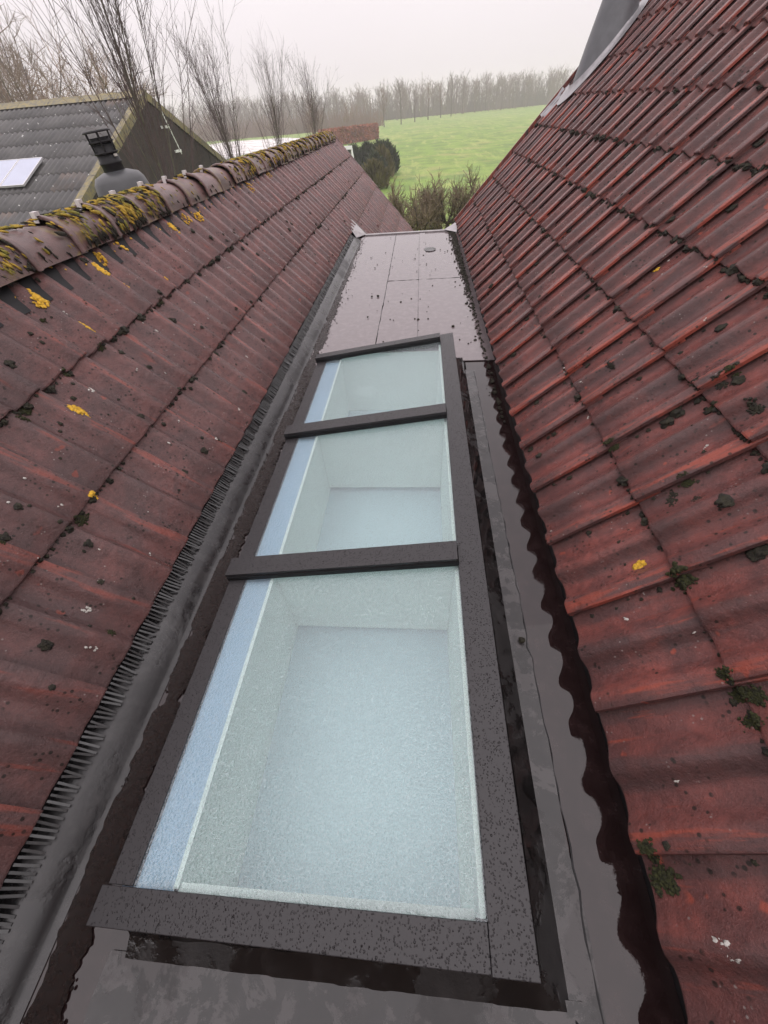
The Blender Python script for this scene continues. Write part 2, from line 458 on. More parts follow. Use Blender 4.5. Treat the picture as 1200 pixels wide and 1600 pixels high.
# ---- right house
hr = thing('tiled_house', 'house with steep wet red wavy-tiled roof filling the right side', 'house', (XR, 0, GROUND))
o = Vector((XR, 0, GROUND))
def sub(mb):                                   # move mesh coordinates into a thing's frame
    return mb
def build_in(mb, name, mat, parent, **k):
    ob = mb.build(name, mat, None, **k); ob.parent = parent
    top = parent
    off = Vector((0, 0, 0))
    while top is not None: off += top.location; top = top.parent
    ob.location = -off
    return ob
def wedge(side, y0, y1, s0, s1, h0, h1):
    m = MB()
    P = [roof_pt(side, y, s, h) for h in (h0, h1) for y in (y0, y1) for s in (s0, s1)]
    m.v = [tuple(p) for p in P]
    m.f = [(0,1,3,2),(4,6,7,5),(0,4,5,1),(2,3,7,6),(0,2,6,4),(1,5,7,3)]
    return m
roofR = build_in(wedge('R', -1.3, VERGE_R-.03, .06, 3.3, -.13, -.075), 'roof', M_deckwood, hr)
m = MB(); m.box(XR+.10, XR+2.2, -1.25, VERGE_R-.12, GROUND, ZR-.05)
m.v += [(XR+.10, VERGE_R-.12, ZR-.05), (XR+2.2, VERGE_R-.12, ZR-.05), (XR+2.2, VERGE_R-.12, ZR+2.0)]; m.f.append((8, 9, 10))
build_in(m, 'wall', M_wall, hr)
m = MB(); m.box(-3.6, 3.6, -1.75, -1.32, GROUND, 1.9); build_in(m, 'light_block_wall', M_wall, hr)  # unseen wall behind the camera, added to darken the near end
m = MB(); m.box(XR+.055, XR+.098, -1.3, FLAT_END, -.02, ZR-.052); build_in(m, 'fascia', M_black, hr)
def add_tiles(side, roof, rows, meshes):
    gg = GR if side == 'R' else GL
    off = .104 if side == 'R' else .098
    inv = Matrix.Translation(-(roof.location + roof.parent.location))
    for i, (ya, yb) in rows:
        k0, k1 = math.ceil((ya-off)/TW), math.floor((yb-off)/TW)
        for k in range(k0, k1+1):
            y = off+k*TW + rnd.uniform(-.0015, .0015)
            p = roof_pt(side, y, i*gg + rnd.uniform(-.003, .003), rnd.uniform(-.001, .0015))
            M = frame_m(side, p, rnd.gauss(0, .0035), rnd.gauss(0, .002))
            inst('tile', rnd.choice(meshes), inv @ M, roof)
add_tiles('R', roofR, [(i, (-.80+max(0, i-3)*.30, VERGE_R-TW+.01)) for i in range(9)], meshR)
# far verge: barge strip
build_in(wedge('R', VERGE_R+.004, VERGE_R+.03, -.01, 3.2, -.12, -.006), 'verge_strip', M_tileR, hr)

# ---- left house
hl = thing('tiled_house', 'low house with mossy ridge and brown red wavy-tiled roof on the left', 'house', (XL-.9, 0, GROUND))
roofL = build_in(wedge('L', -1.3, VERGE_L-.03, .06, 1.245, -.13, -.075), 'roof', M_deckwood, hl)
m = wedge('L', FLAT_END+.05, VERGE_L-.03, -2.2, .06, -.13, -.075); build_in(m, 'lower_deck', M_deckwood, hl)
m = MB()
bx, bz = -1.80, 1.0
m.v = [(bx, -1.3, bz), (bx, VERGE_L-.03, bz), (bx-2.4, VERGE_L-.03, bz-2.5), (bx-2.4, -1.3, bz-2.5)]; m.f = [(0, 1, 2, 3)]
build_in(m, 'back_slope', M_tileL, hl)
m = MB(); m.box(-3.9, XL-.13, -1.25, VERGE_L-.15, GROUND, -.02)
m.v += [(-3.9, VERGE_L-.15, -.9), (XL+1.2, VERGE_L-.15, -1.15), (bx, VERGE_L-.15, bz-.1)]; m.f.append((8, 9, 10))
build_in(m, 'wall', M_wall, hl)
add_tiles('L', roofL, [(2, (-.5, VERGE_L)), (1, (-.7, VERGE_L)), (0, (-.8, VERGE_L))] + [(-j, (FLAT_END+.38, VERGE_L)) for j in range(1, 6)], meshL)
build_in(wedge('L', VERGE_L+.006, VERGE_L+.03, -1.9, 1.2, -.12, -.006), 'verge_strip', M_tileL, hl)
# ridge roll (black) under the caps
m = MB()
m.prism([(-1.635, .808), (-1.670, .848), (-1.715, .92), (-1.80, 1.0), (-1.90, .965), (-1.96, .90)], [-1.2, 2, 5, 8, VERGE_L-.05])
build_in(m, 'ridge_roll', M_black, hl)
# ridge caps
def ridge_mesh(seed):
    m = MB(); r2 = random.Random(seed); n = 15; L = .385
    rows = []
    spec = [(0.0, .126, 0), (-.004, .138, 0), (.004, .1415, 0), (.016, .1415, 0), (.028, .136, 0), (.038, .132, 0), (L*.55, .128, -.003), (L, .118, -.014)]
    for y, rad, dz in spec:
        b = len(m.v); rows.append(b)
        for k in range(n):
            t = math.pi*(-.04 + 1.08*k/(n-1))
            x = rad*math.cos(t)*.98; zz = rad*math.sin(t)*.95
            if k in (0, n-1): x *= 1.05
            m.v.append((x+r2.uniform(-.0015, .0015), y, zz+dz-.13+r2.uniform(-.0015, .0015)))
    for a, b in zip(rows, rows[1:]):
        for i in range(n-1): m.f.append((a+i, a+i+1, b+i+1, b+i))
    me = m.mesh('ridge_tile', True); me.materials.append(M_ridge); return me
ridges = [ridge_mesh(k) for k in range(3)]
clip = MB(); clip.box(-.011, .011, -.012, .016, -.004, .012); clip.box(-.011, .011, -.016, -.010, -.03, .012)
clipm = clip.mesh('clip'); clipm.materials.append(simple('galvanised clip', (.62, .58, .58), .4, .2, 50, 0, .2))
hlinv = Matrix.Translation(-hl.location)
RIDGE_Y0 = 2.187 - .335*8
for k in range(33):
    y = RIDGE_Y0 + .335*k
    if y > VERGE_L-.3: break
    M = Matrix.Translation((-1.80+rnd.uniform(-.004, .004), y, 1.052+rnd.uniform(-.004, .004))) @ Matrix.Rotation(rnd.gauss(0, .012), 4, 'Z') @ Matrix.Rotation(rnd.gauss(0, .01), 4, 'X') @ Matrix.Rotation(rnd.gauss(0, .03), 4, 'Y')
    rt_ = inst('ridge_tile', rnd.choice(ridges), hlinv @ M, hl)
    if k < 15: inst('clip', clipm, Matrix.Translation((0, -.006, .009)), rt_)
# eaves comb
cb = MB(); cb.box(-.988, -.976, -1.0, 6.62, .072, .090)
comb = build_in(cb, 'eaves_comb', M_black, hl)
tm = MB(); tm.box(-.0016, .0016, -.0030, .0030, -.056, 0)
tooth = tm.mesh('tooth'); tooth.materials.append(M_comb)
tinv = Matrix.Translation(-(comb.location + hl.location))
y = -.35; rest = MB(); cnt = 0
while y < 6.55:
    h_ = .6+.4*math.sin((y-.076)/.15*2*math.pi)
    M = Matrix.Translation((-.964, y, .106+.004*h_)) @ Matrix.Rotation(R(-42+rnd.gauss(0, 4)), 4, 'Y') @ Matrix.Rotation(rnd.gauss(0, .06), 4, 'X')
    if cnt < 230: inst('tooth', tooth, tinv @ M, comb)
    else: rest.box(-.0016, .0016, -.0030, .0030, -.056, 0, M)
    y += .0138; cnt += 1
ro = build_in(rest, 'far_teeth', M_comb, comb); ro['kind'] = 'stuff'

# ------------------------------------------------------------------ flat roof between the houses
fr = thing('flat_roof', 'wet grey membrane flat roof running between the two tiled roofs', 'flat roof', (-.2, 3, GROUND))
HX0, HX1, HY0, HY1 = -.555, .125, -.02, 2.71        # opening under the skylight
m = MB()
DX0, DX1, DY0, DY1 = HX0-.014, HX1+.014, HY0-.014, HY1+.014
X0, X1, Y0 = -1.0, XR+.054, -1.3
for (a, b, c, d) in ((X0, DX0, Y0, FLAT_END), (DX1, X1, Y0, FLAT_END), (DX0, DX1, Y0, DY0), (DX0, DX1, DY1, FLAT_END)):
    m.box(a, b, c, d, -.12, 0)
build_in(m, 'deck', M_deck, fr)
def sheet(name, x0, x1, y0, y1, z, mat=M_deck, wob=.004, seed=1, th=.004):
    """thin membrane sheet with slightly wandering edges"""
    mb = MB(); r2 = random.Random(seed); n = max(4, int((y1-y0)/.12))
    L = [(x0+r2.uniform(-wob, wob), y0+(y1-y0)*k/n) for k in range(n+1)]
    Rr = [(x1+r2.uniform(-wob, wob), y0+(y1-y0)*k/n) for k in range(n+1)]
    for k in range(n+1):
        mb.v += [(*L[k], z-th), (*L[k], z), (*Rr[k], z), (*Rr[k], z-th)]
    for k in range(n):
        a = 4*k; b = a+4
        for i in range(3): mb.f.append((a+i, a+i+1, b+i+1, b+i))
    mb.f.append((0, 1, 2, 3)); e = 4*n; mb.f.append((e+3, e+2, e+1, e))
    return build_in(mb, name, mat, fr)
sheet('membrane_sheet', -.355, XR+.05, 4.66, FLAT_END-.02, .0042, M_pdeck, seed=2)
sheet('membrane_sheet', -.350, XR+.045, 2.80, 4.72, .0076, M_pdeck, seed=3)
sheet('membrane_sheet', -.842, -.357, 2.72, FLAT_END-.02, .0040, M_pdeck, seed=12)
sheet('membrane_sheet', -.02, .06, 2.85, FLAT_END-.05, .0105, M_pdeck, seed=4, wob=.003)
sheet('membrane_patch', .19, .305, 2.60, 2.78, .0115, M_curb, seed=5)
sheet('flashing_strip', .24, .375, -1.2, 2.66, .0045, M_front, seed=6, wob=.006)
sheet('flashing_strip', -.70, .34, -.42, -.13, .0085, M_front, seed=7, wob=.006)
def bead(pts, w=.0022, z=.0135, wob=.003, seed=1, mat=None):
    mb = MB(); r2 = random.Random(seed); P = []
    for (xa, ya), (xb, yb) in zip(pts, pts[1:]):
        L = math.hypot(xb-xa, yb-ya); n = max(2, int(L/.04))
        P += [(xa+(xb-xa)*k/n+r2.gauss(0, wob), ya+(yb-ya)*k/n+r2.gauss(0, wob*.4), z) for k in range(n)]
    P.append((*pts[-1], z))
    mb.tube(P, [w*r2.uniform(.2, 1.3) for _ in P], 5)
    build_in(mb, 'sealant_bead', mat or M_black, fr)
bead([(.376, -1.0), (.374, .6), (.372, 1.3), (.370, 2.64)], .0022, .0045, .0022, 3)
bead([(.305, 2.60), (.306, 2.78), (.19, 2.785)], .0018, .0118, .002, 4)
bead([(-.356, 2.82), (-.352, 4.7), (-.356, 6.9)], .0028, .0085, .001, 5)
bead([(-.352, 4.725), (.52, 4.735)], .0030, .0085, .001, 6)
bead([(-.022, 2.88), (-.021, 6.86)], .0014, .0108, .001, 7)
bead([(.30, -.42), (.318, -.16), (.36, -.20), (.374, -.42)], .003, .0095, .004, 8)
# left upstand
prof = [(-.846, .0022), (-.860, .006), (-.866, .011), (-.875, .022), (-.890, .038), (-.912, .058), (-.930, .066), (-.992, .072)]
m = MB(); ys = [-1.25+k*.11 for k in range(73)]
m.prism(prof, ys)
for i, v in enumerate(m.v):
    x, y, z = v
    d = .004*mnoise.noise(Vector((x*9, y*5, 3)))+.003*mnoise.noise(Vector((x*20, y*14, 9)))
    m.v[i] = (x+d, y, z+max(-.0015, d*.6))
build_in(m, 'upstand', M_upst, fr, smooth=True)
m = MB(); m.box(-1.0, XR+.05, FLAT_END, FLAT_END+.05, -.16, .022); build_in(m, 'edge_trim', M_zinc, fr, bevel=.006)
m = MB(); m.box(-1.0, XR+.05, 2.8, FLAT_END-.05, GROUND, -.125); build_in(m, 'wall', M_wall, fr)
# lead corner pieces
m = MB()
a, b, c = Vector((-.965, 6.62, .14)), Vector((-.80, 6.98, .012)), Vector((-1.02, 7.12, .185))
d_ = Vector((-.90, 6.60, .05))
m.v = [tuple(p) for p in (a, d_, b, c, a+Vector((0, 0, .006)), d_+Vector((0, 0, .006)), b+Vector((0, 0, .006)), c+Vector((0, 0, .006)))]
m.f = [(3,2,1,0),(4,5,6,7),(0,1,5,4),(1,2,6,5),(2,3,7,6),(3,0,4,7)]
build_in(m, 'lead_corner', M_zinc, fr)
m = MB()
m.v = [(.33, 6.95, .024), (.50, 6.72, .030), (.52, 7.02, .10), (.33, 6.98, .018), (.50, 6.75, .024), (.52, 7.04, .09)]
m.f = [(0,1,2),(5,4,3),(0,3,4,1),(1,4,5,2),(2,5,3,0)]
build_in(m, 'lead_corner', M_zinc, fr)
# round dark patch on the far sheet
m = MB(); n = 20
m.v = [(.115+.075*math.cos(2*math.pi*k/n)*(1+.1*math.sin(3*k)), 5.95+.10*math.sin(2*math.pi*k/n), .0125) for k in range(n)]; m.f = [tuple(range(n))]
build_in(m, 'round_patch', M_upst, fr)

# ------------------------------------------------------------------ skylight
TH = R(8.0); ZG = .18
sk = thing('skylight', 'long three-pane aluminium skylight beaded with rain in the flat roof', 'skylight', (-.2, 1.3, 0))
skM = Matrix.Translation((0, 0, ZG)) @ Matrix.Rotation(-TH, 4, 'Y')      # local x along the slope, z normal
def skbox(name, x0, x1, y0, y1, z0, z1, mat, parent=None, bevel=.0015):
    mb = MB(); mb.box(x0, x1, y0, y1, z0, z1, skM)
    return build_in(mb, name, mat, parent or sk, bevel=bevel)
ct = 1/math.cos(TH)
xl0, xl1, xr0, xr1 = -.742*ct, -.668*ct, .136*ct, .220*ct
yF0, yF1 = -.092, -.024
bars = [(.842, .925), (1.772, 1.856), (2.700, 2.765)]
skbox('right_rail', xr0, xr1, -.094, 2.785, -.035, .004, M_frame)
skbox('front_bar', xl0, xr0-.0012, yF0, yF1, -.022, .003, M_frame)
prev = yF1
for k, (a, b) in enumerate(bars):
    cbr = skbox('crossbar', xl0+.002, xr0-.0012, a, b, -.003, .026, M_frame)
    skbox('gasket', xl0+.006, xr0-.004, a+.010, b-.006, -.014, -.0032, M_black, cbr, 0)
    skbox('shade_strip', xl0+.004, xr0-.003, a-.0045, a-.0003, -.008, .011, M_black, cbr, 0)  # black strip painting in the shade on the crossbar's front face
    skbox('left_rail', xl0+.008, xl1, prev+.0015, a+.006, -.030, -.006, M_frame)
    mb = MB(); nx, ny = 2, 2
    mb.box(xl1+.0005, xr0-.0005, prev+.0005, a+.012, -.018, -.0095, skM)
    # single thin sheet: keep only the top face so that the light passes once
    v4 = mb.v[4:8]; mb.v = v4; mb.f = [(0, 1, 2, 3)]
    build_in(mb, 'pane', M_glass, sk)
    prev = b
# curb: sloping membrane skirts
def topz(x): return ZG + math.tan(TH)*x - .03
m = MB()
o4 = [(-.645, -.165, 0), (.322, -.165, 0), (.322, 2.86, 0), (-.70, 2.86, 0)]
t4 = [(-.70, -.050, topz(-.70)), (.205, -.050, topz(.205)), (.205, 2.765, topz(.205)), (-.70, 2.765, topz(-.70))]
mid = [(-.66, -.105, .02), (.258, -.10, .03), (.258, 2.80, .03), (-.70, 2.80, .02)]
o4[0] = (-.66, -.165, 0); 
def loop(L):
    b = len(m.v); N = 26
    for i in range(4):
        p, q = Vector(L[i]), Vector(L[(i+1) % 4])
        for k in range(N):
            s_ = p.lerp(q, k/N)
            w = .003 if 0 < s_.z < .06 else .0
            m.v.append((s_.x+rnd.uniform(-w, w), s_.y+rnd.uniform(-w, w), s_.z))
    return b, 4*N
lp = [loop(L) for L in (o4, mid, t4)]
for (a, n_), (b, _) in zip(lp, lp[1:]):
    for i in range(n_): m.f.append((a+i, a+(i+1) % n_, b+(i+1) % n_, b+i))
build_in(m, 'curb', M_curb, sk)
# light shaft
shaft = MB()
dz = -.33
shaft.box(HX0-.012, HX0, HY0, HY1, dz, .080)
sh = build_in(shaft, 'light_shaft', M_white, sk)
def shw(name, x0, x1, y0, y1, z0, z1, mat): 
    mb = MB(); mb.box(x0, x1, y0, y1, z0, z1); return build_in(mb, name, mat, sh)
shw('shaft_wall', HX1, HX1+.012, HY0, HY1, dz, .165, M_white)
shw('shaft_wall', HX0, HX1, HY0-.012, HY0, dz, .076, M_white)
shw('shaft_wall', HX0, HX1, HY1, HY1+.012, dz, .12, M_white)
shw('inner_sheet', HX0-.02, HX1+.02, HY0-.02, HY1+.02, dz-.02, dz-.001, M_room)
for a, b in bars[:2]:
    bm = shw('beam', HX0+.001, HX1-.001, a+.012, b-.010, dz+.03, .075, M_white)
    for v in bm.data.vertices:
        if v.co.z > 0: v.co.z = ZG+math.tan(TH)*v.co.x-.022
mb = MB(); mb.box(-.70, HX0-.016, -.05, 2.74, .060, .066, Matrix.Rotation(0, 4, 'Y')); build_in(mb, 'glazing_ledge', M_bluew, sk)
mb = MB(); mb.box(HX0-.010, HX0+.002, HY0+.002, HY1-.002, .0805, .0855); build_in(mb, 'edge_bead', M_bead, sk)
mb = MB(); mb.box(HX0+.006, HX1-.002, HY0-.014, HY0+.012, .0765, .081); build_in(mb, 'edge_bead', M_bead, sk)

# ------------------------------------------------------------------ silt, moss, lichen
def silt_strip():
    m = MB(); r2 = random.Random(3); ys = [-.6+k*.006 for k in range(1200)]
    for y in ys:
        if y > 6.5: break
        w = .044+.040*mnoise.noise(Vector((0, y*3.2, 1))) + .024*mnoise.noise(Vector((3, y*13, 1)))
        c = -.800+.022*mnoise.noise(Vector((7, y*1.5, 4)))
        far = max(0, (y-2.6)/4)
        c -= .045*min(1, far); w *= (1-.55*min(1, far))
        a = c-w*1.1+.010*mnoise.noise(Vector((9, y*41, 1))); b = max(a+.004, c+w-.010+.016*mnoise.noise(Vector((5, y*37, 1)))+.008*mnoise.noise(Vector((5, y*90, 7))))
        a = max(a, -.853)
        m.v += [(a, y, .006), ((a*2+b)/3, y, .0085), ((a+2*b)/3, y, .008), (b, y, .0052)]
    n = len(m.v)//4
    for k in range(n-1):
        for i in range(3): m.f.append((4*k+i, 4*k+i+1, 4*k+i+5, 4*k+i+4))
    I = Matrix.Identity(3)
    for _ in range(1500):
        y = r2.uniform(-.4, 6.6); x = -.80 - .045*min(1, max(0, (y-2.6)/4)) + r2.gauss(0, .035)
        if x < -.85: continue
        s_ = abs(r2.gauss(.0025, .0018))+.001
        m.blob((x, y, .007), s_, I, s_*.6, 0)
    return tag(m.build('silt', M_silt, None), 'dark brown wet silt lying along the foot of the left upstand', 'silt', kind='stuff')
silt_strip()
m = MB(); r2 = random.Random(5); I = Matrix.Identity(3)
for _ in range(1500):
    y = 7-abs(r2.gauss(0, 2.0)); 
    if y < 2.0: continue
    x = .485-abs(r2.gauss(0, .006+.005*y)); s_ = abs(r2.gauss(.005, .003))+.0012
    m.blob((x, y, .010), s_, I, s_*.7, 1, .6)
tag(m.build('debris', M_moss, None), 'dark moss crumbs fallen on the membrane under the right eave', 'moss crumbs', kind='stuff')
m = MB()
for _ in range(70):
    x, y = r2.uniform(-.75, .42), r2.uniform(2.95, 6.8); s_ = abs(r2.gauss(.004, .003))+.002
    m.blob((x, y, .012), s_, I, s_*.6, 0)
for x, y, s_ in ((-.02, 3.6, .012), (.27, 3.42, .013), (-.42, 4.25, .014), (-.47, 3.7, .009), (.352, .66, .011)):
    m.blob((x, y, .014), s_, I, s_*.6, 1)
tag(m.build('litter', M_moss, None), 'scattered small dark moss crumbs on the flat roof', 'moss crumbs', kind='stuff')

def moss_on(side, spec, rdm, mat_name, mat, label, name='moss', cat='moss'):
    m = MB()
    for (y, s, rad, flat) in spec:
        h = surf_h(side, y, s)
        p = roof_pt(side, y, s, h+rad*flat*.35)
        ex, ey, ez = FR[side]
        Mx = Matrix(((ex.x, ey.x, ez.x), (ex.y, ey.y, ez.y), (ex.z, ey.z, ez.z)))
        m.blob(p, rad, Mx, rad*flat, 2 if rad > .009 else 1, .55)
    return tag(m.build(name, mat, None, True), label, cat, kind='stuff')
def course_moss(side, lines, n, y0, y1, gg, rmean, rs):
    out = []
    for i in lines:
        for _ in range(n):
            t = rs.random(); y = y0+(y1-y0)*t
            if mnoise.noise(Vector((y*3.1, i*7.7, 2))) < rs.uniform(-.5, .25): continue
            rad = min(.02, max(.002, rs.lognormvariate(math.log(rmean), .5)))
            out.append((y, i*gg - rs.uniform(0, .006)-rad*.4, rad, .8))
    return out
rs = random.Random(11)
spec = course_moss('R', [3, 4], 620, 1.0, 7.0, GR, .0066, rs) + course_moss('R', [2], 560, .3, 7.0, GR, .0052, rs) + course_moss('R', [1, 5], 300, -.5, 7.0, GR, .0042, rs)
for _ in range(620):
    y = rs.uniform(-.5, 6.5); i = rs.randrange(0, 6); s = i*GR+rs.uniform(.03, .31)
    if rs.random() < .6:
        k = math.floor((y-.104)/TW); y = .104+k*TW - abs(rs.gauss(0, .012)) - .004    # just below a lap seam
    spec.append((y, s, min(.02, max(.0022, rs.lognormvariate(math.log(.0055), .6))), .45))
for (y, c, rad) in ((1.294, 2.16, .022), (1.127, 2.20, .028), (.958, 1.26, .018), (1.23, 1.96, .026), (.925, 1.43, .014), (1.36, 2.02, .02), (.98, 1.30, .016), (2.0, 1.4, .016), (1.75, 1.5, .018)):
    for _ in range(90): spec.append((y+rs.gauss(0, rad*.40), c*GR+rs.gauss(0, rad*.36), rad*rs.uniform(.07, .20), .9))
moss_on('R', spec, rs, 'm', M_moss, 'dark moss growing along the courses of the right tiled roof')
spec = []
for (y, c, rad) in ((1.30, 1.06, .024), (.996, 1.45, .020), (.695, 1.03, .034), (1.309, 2.29, .018), (.329, .985, .024), (.066, .10, .034), (.112, .09, .020), (.427, .985, .018), (.388, .995, .022), (.375, 1.08, .022), (1.23, 1.97, .02)):
    for _ in range(150): spec.append((y+rs.gauss(0, rad*.36), c*GR+rs.gauss(0, rad*.36), rad*rs.uniform(.06, .17), 1.5))
moss_on('R', spec, rs, 'm', M_mossg, 'green moss cushions on the near tiles of the right roof')
spec = course_moss('L', [2], 900, .2, 10.6, GL, .0062, rs) + course_moss('L', [1], 800, .0, 10.6, GL, .0052, rs)
for _ in range(650):
    y = rs.uniform(-.4, 7) if rs.random() < .75 else rs.uniform(7, 10.5)
    s = rs.uniform(.02, 3.0*GL)
    if y > 7: s = rs.uniform(-3*GL, 3*GL)
    spec.append((y, s, min(.016, max(.002, rs.lognormvariate(math.log(.0048), .6))), .4))
moss_on('L', spec, rs, 'm', M_moss, 'dark moss growing along the courses of the left tiled roof')
spec = []
for (y, c, rad) in ((.899, .95, .026), (1.154, 1.90, .022), (1.20, 1.96, .022), (1.61, 2.50, .014), (1.66, 2.56, .012), (.561, .19, .014), (.70, 1.29, .012), (1.446, 1.98, .020), (2.238, 1.74, .012), (1.70, 1.98, .016), (2.3, 1.98, .014)):
    for _ in range(110): spec.append((y+rs.gauss(0, rad*.36), c*GL+rs.gauss(0, rad*.34), rad*rs.uniform(.07, .18), 1.5))
moss_on('L', spec, rs, 'm', M_mossg, 'green moss tufts on the near tiles of the left roof')
# yellow lichen
spec = []
def rosette(y, s, rad, n, sz=1):
    for _ in range(n):
        a = rs.uniform(0, 6.28); q = rad*math.sqrt(rs.random())
        spec.append((y+q*math.cos(a)*.9, s+q*math.sin(a)*1.3, rs.uniform(.003, .0085)*sz, .35*sz))
for (y, s, rad, n) in [(y, c*GL, r, n) for y, c, r, n in ((1.754, 2.77, .026, 70), (1.72, 2.70, .018, 30), (2.275, 2.88, .030, 70), (2.19, 2.70, .026, 60), (2.214, 2.38, .018, 30), (3.079, 2.76, .026, 40), (3.34, 2.81, .022, 30), (3.506, 2.75, .024, 30),
        (4.019, 2.88, .020, 16), (4.838, 2.83, .030, 24), (1.316, 1.64, .026, 70), (1.761, 2.24, .020, 40), (2.507, 2.18, .014, 14), (1.951, 2.95, .028, 40), (2.501, 2.86, .022, 24), (1.628, 2.90, .03, 50), (.98, 1.0, .010, 12), (8.4, 2.9, .05, 30), (9.6, 2.92, .05, 30), (5.6, 2.9, .03, 20))]:
    rosette(y, s, rad*1.25, int(n*1.5))
for _ in range(110): spec.append((rs.uniform(.6, 6), rs.uniform(2.82, 3.06)*GL, rs.uniform(.003, .007), .35))
moss_on('L', spec, rs, 'm', M_lich, 'bright yellow lichen patches below the ridge of the left roof', 'lichen', 'lichen')
spec = []
for (y, s, rad, n) in ((.798, .76*GR, .013, 18), (2.284, 2.86*GR, .016, 14), (2.2, 2.6*GR, .010, 8)): rosette(y, s, rad, n)
moss_on('R', spec, rs, 'm', M_lich, 'small yellow lichen spots on the right tiled roof', 'lichen', 'lichen')
for side, gg, n, lab in (('L', GL, 200, 'left'), ('R', GR, 130, 'right')):
    spec = []
    for _ in range(n):
        y = rs.uniform(-.3, 7); s = rs.uniform(.02, (3.0 if side == 'L' else 6)*gg)
        k = rs.choice((1, 1, 2, 4))
        for _ in range(k): spec.append((y+rs.gauss(0, .004), s+rs.gauss(0, .004), rs.uniform(.0015, .0045), .2))
    if side == 'R':
        for y, c, r_, q in ((.199, .83, .0085, 16), (-.023, .33, .012, 18), (-.036, .37, .009, 12), (-.032, .17, .006, 8)): rosette(y, c*GR, r_*.8, q, .55)
    else:
        for y, c, r_, q in ((1.904, 2.63, .008, 8), (2.05, 1.72, .009, 8), (2.241, 1.10, .010, 9), (2.419, .56, .008, 8), (1.434, 1.70, .012, 12), (.609, .47, .013, 9)): rosette(y, c*GL, r_*.8, q, .55)
    moss_on(side, spec, rs, 'm', M_pale, 'pale white lichen specks on the %s tiled roof' % lab, 'lichen', 'lichen')
# moss on the ridge caps
for which, mat, lab in ((0, M_mossy, 'yellow green moss streaks on the left ridge caps'), (1, M_moss, 'dark brown moss and fringe on the left ridge caps')):
    m = MB()
    for k in range(33):
        y0 = RIDGE_Y0+.335*k
        if y0 < -.2 or y0 > 10.5: continue
        amt = (.35+.65*max(0, mnoise.noise(Vector((k*1.37, 5, 2)))+.45))
        if y0 > 3.1 and y0 < 4.6: amt *= .35
        if y0 > 5: amt = max(amt, .7)*.6
        for _ in range(int((75 if which == 0 else 45)*amt*amt*2.3)):
            t = R(rs.uniform(4, 105)); yy = y0+rs.uniform(.05, .335); rad = .137
            if which == 1 and rs.random() < .4: t = R(rs.uniform(-4, 6))
            p = Vector((-1.80+rad*.98*math.cos(t), yy, .922+rad*.95*math.sin(t)))
            nrm = Vector((math.cos(t), 0, math.sin(t))); tan = Vector((-math.sin(t), 0, math.cos(t)))
            Mx = Matrix(((0, tan.x, nrm.x), (1, tan.y, nrm.y), (0, tan.z, nrm.z))) @ Matrix.Rotation(R(rs.gauss(25, 15)), 3, 'Z') @ Matrix.Diagonal((.5, 1.5, 1))
            rad2 = min(.018, max(.003, rs.lognormvariate(math.log(.0075), .5)))
            m.blob(p, rad2, Mx, rad2*.42, 1, .6)
    tag(m.build('moss', mat, None, True), lab, 'moss', kind='stuff')

# ------------------------------------------------------------------ flues
def flue_left():
    t = thing('flue_terminal', 'dark grey domed flue terminal behind the left mossy ridge', 'flue', (-2.27, 3.82, .555))
    t.rotation_euler = (R(2), R(-4), 0)
    mg = simple('grey flue plastic', (.045, .047, .050), .4, .2, 10)
    mb = MB(); mb.lathe([(.225, .20), (.225, .37), (.222, .385), (.205, .40), (.198, .43), (.185, .49), (.16, .525), (.10, .545), (.082, .55)], (0, 0, 0))
    d = mb.build('dome', mg, t, True)
    mb = MB(); mb.lathe([(.2070, .392), (.2065, .404), (.2045, .417)], (0, 0, 0)); mb.build('band', M_black, d, True)
    mb = MB(); mb.lathe([(.078, .54), (.074, .585), (.080, .59), (.080, .60), (.074, .605), (.074, .735), (.0, .735)], (0, 0, 0)); mb.build('pipe', M_black, t, True)
    for z in (.645, .705):
        mb = MB(); mb.lathe([(.074, z), (.084, z), (.086, z+.006), (.084, z+.012), (.074, z+.012)], (0, 0, 0)); mb.build('cap_ring', M_black, t, True)
    for k in range(6):
        a = k*math.pi/3; mb = MB(); mb.tube([(.080*math.cos(a), .080*math.sin(a), .65), (.086*math.cos(a), .086*math.sin(a), .765)], [.006, .006], 5); mb.build('strut', M_black, t)
    mb = MB(); mb.lathe([(.05, .772), (.09, .772), (.096, .766), (.096, .760), (.05, .760)], (0, 0, 0)); mb.build('cap', M_black, t, True)
    mb = MB(); mb.box(.070, .078, -.035, .0, .625, .640); mb.build('badge', M_pale, t)
flue_left()
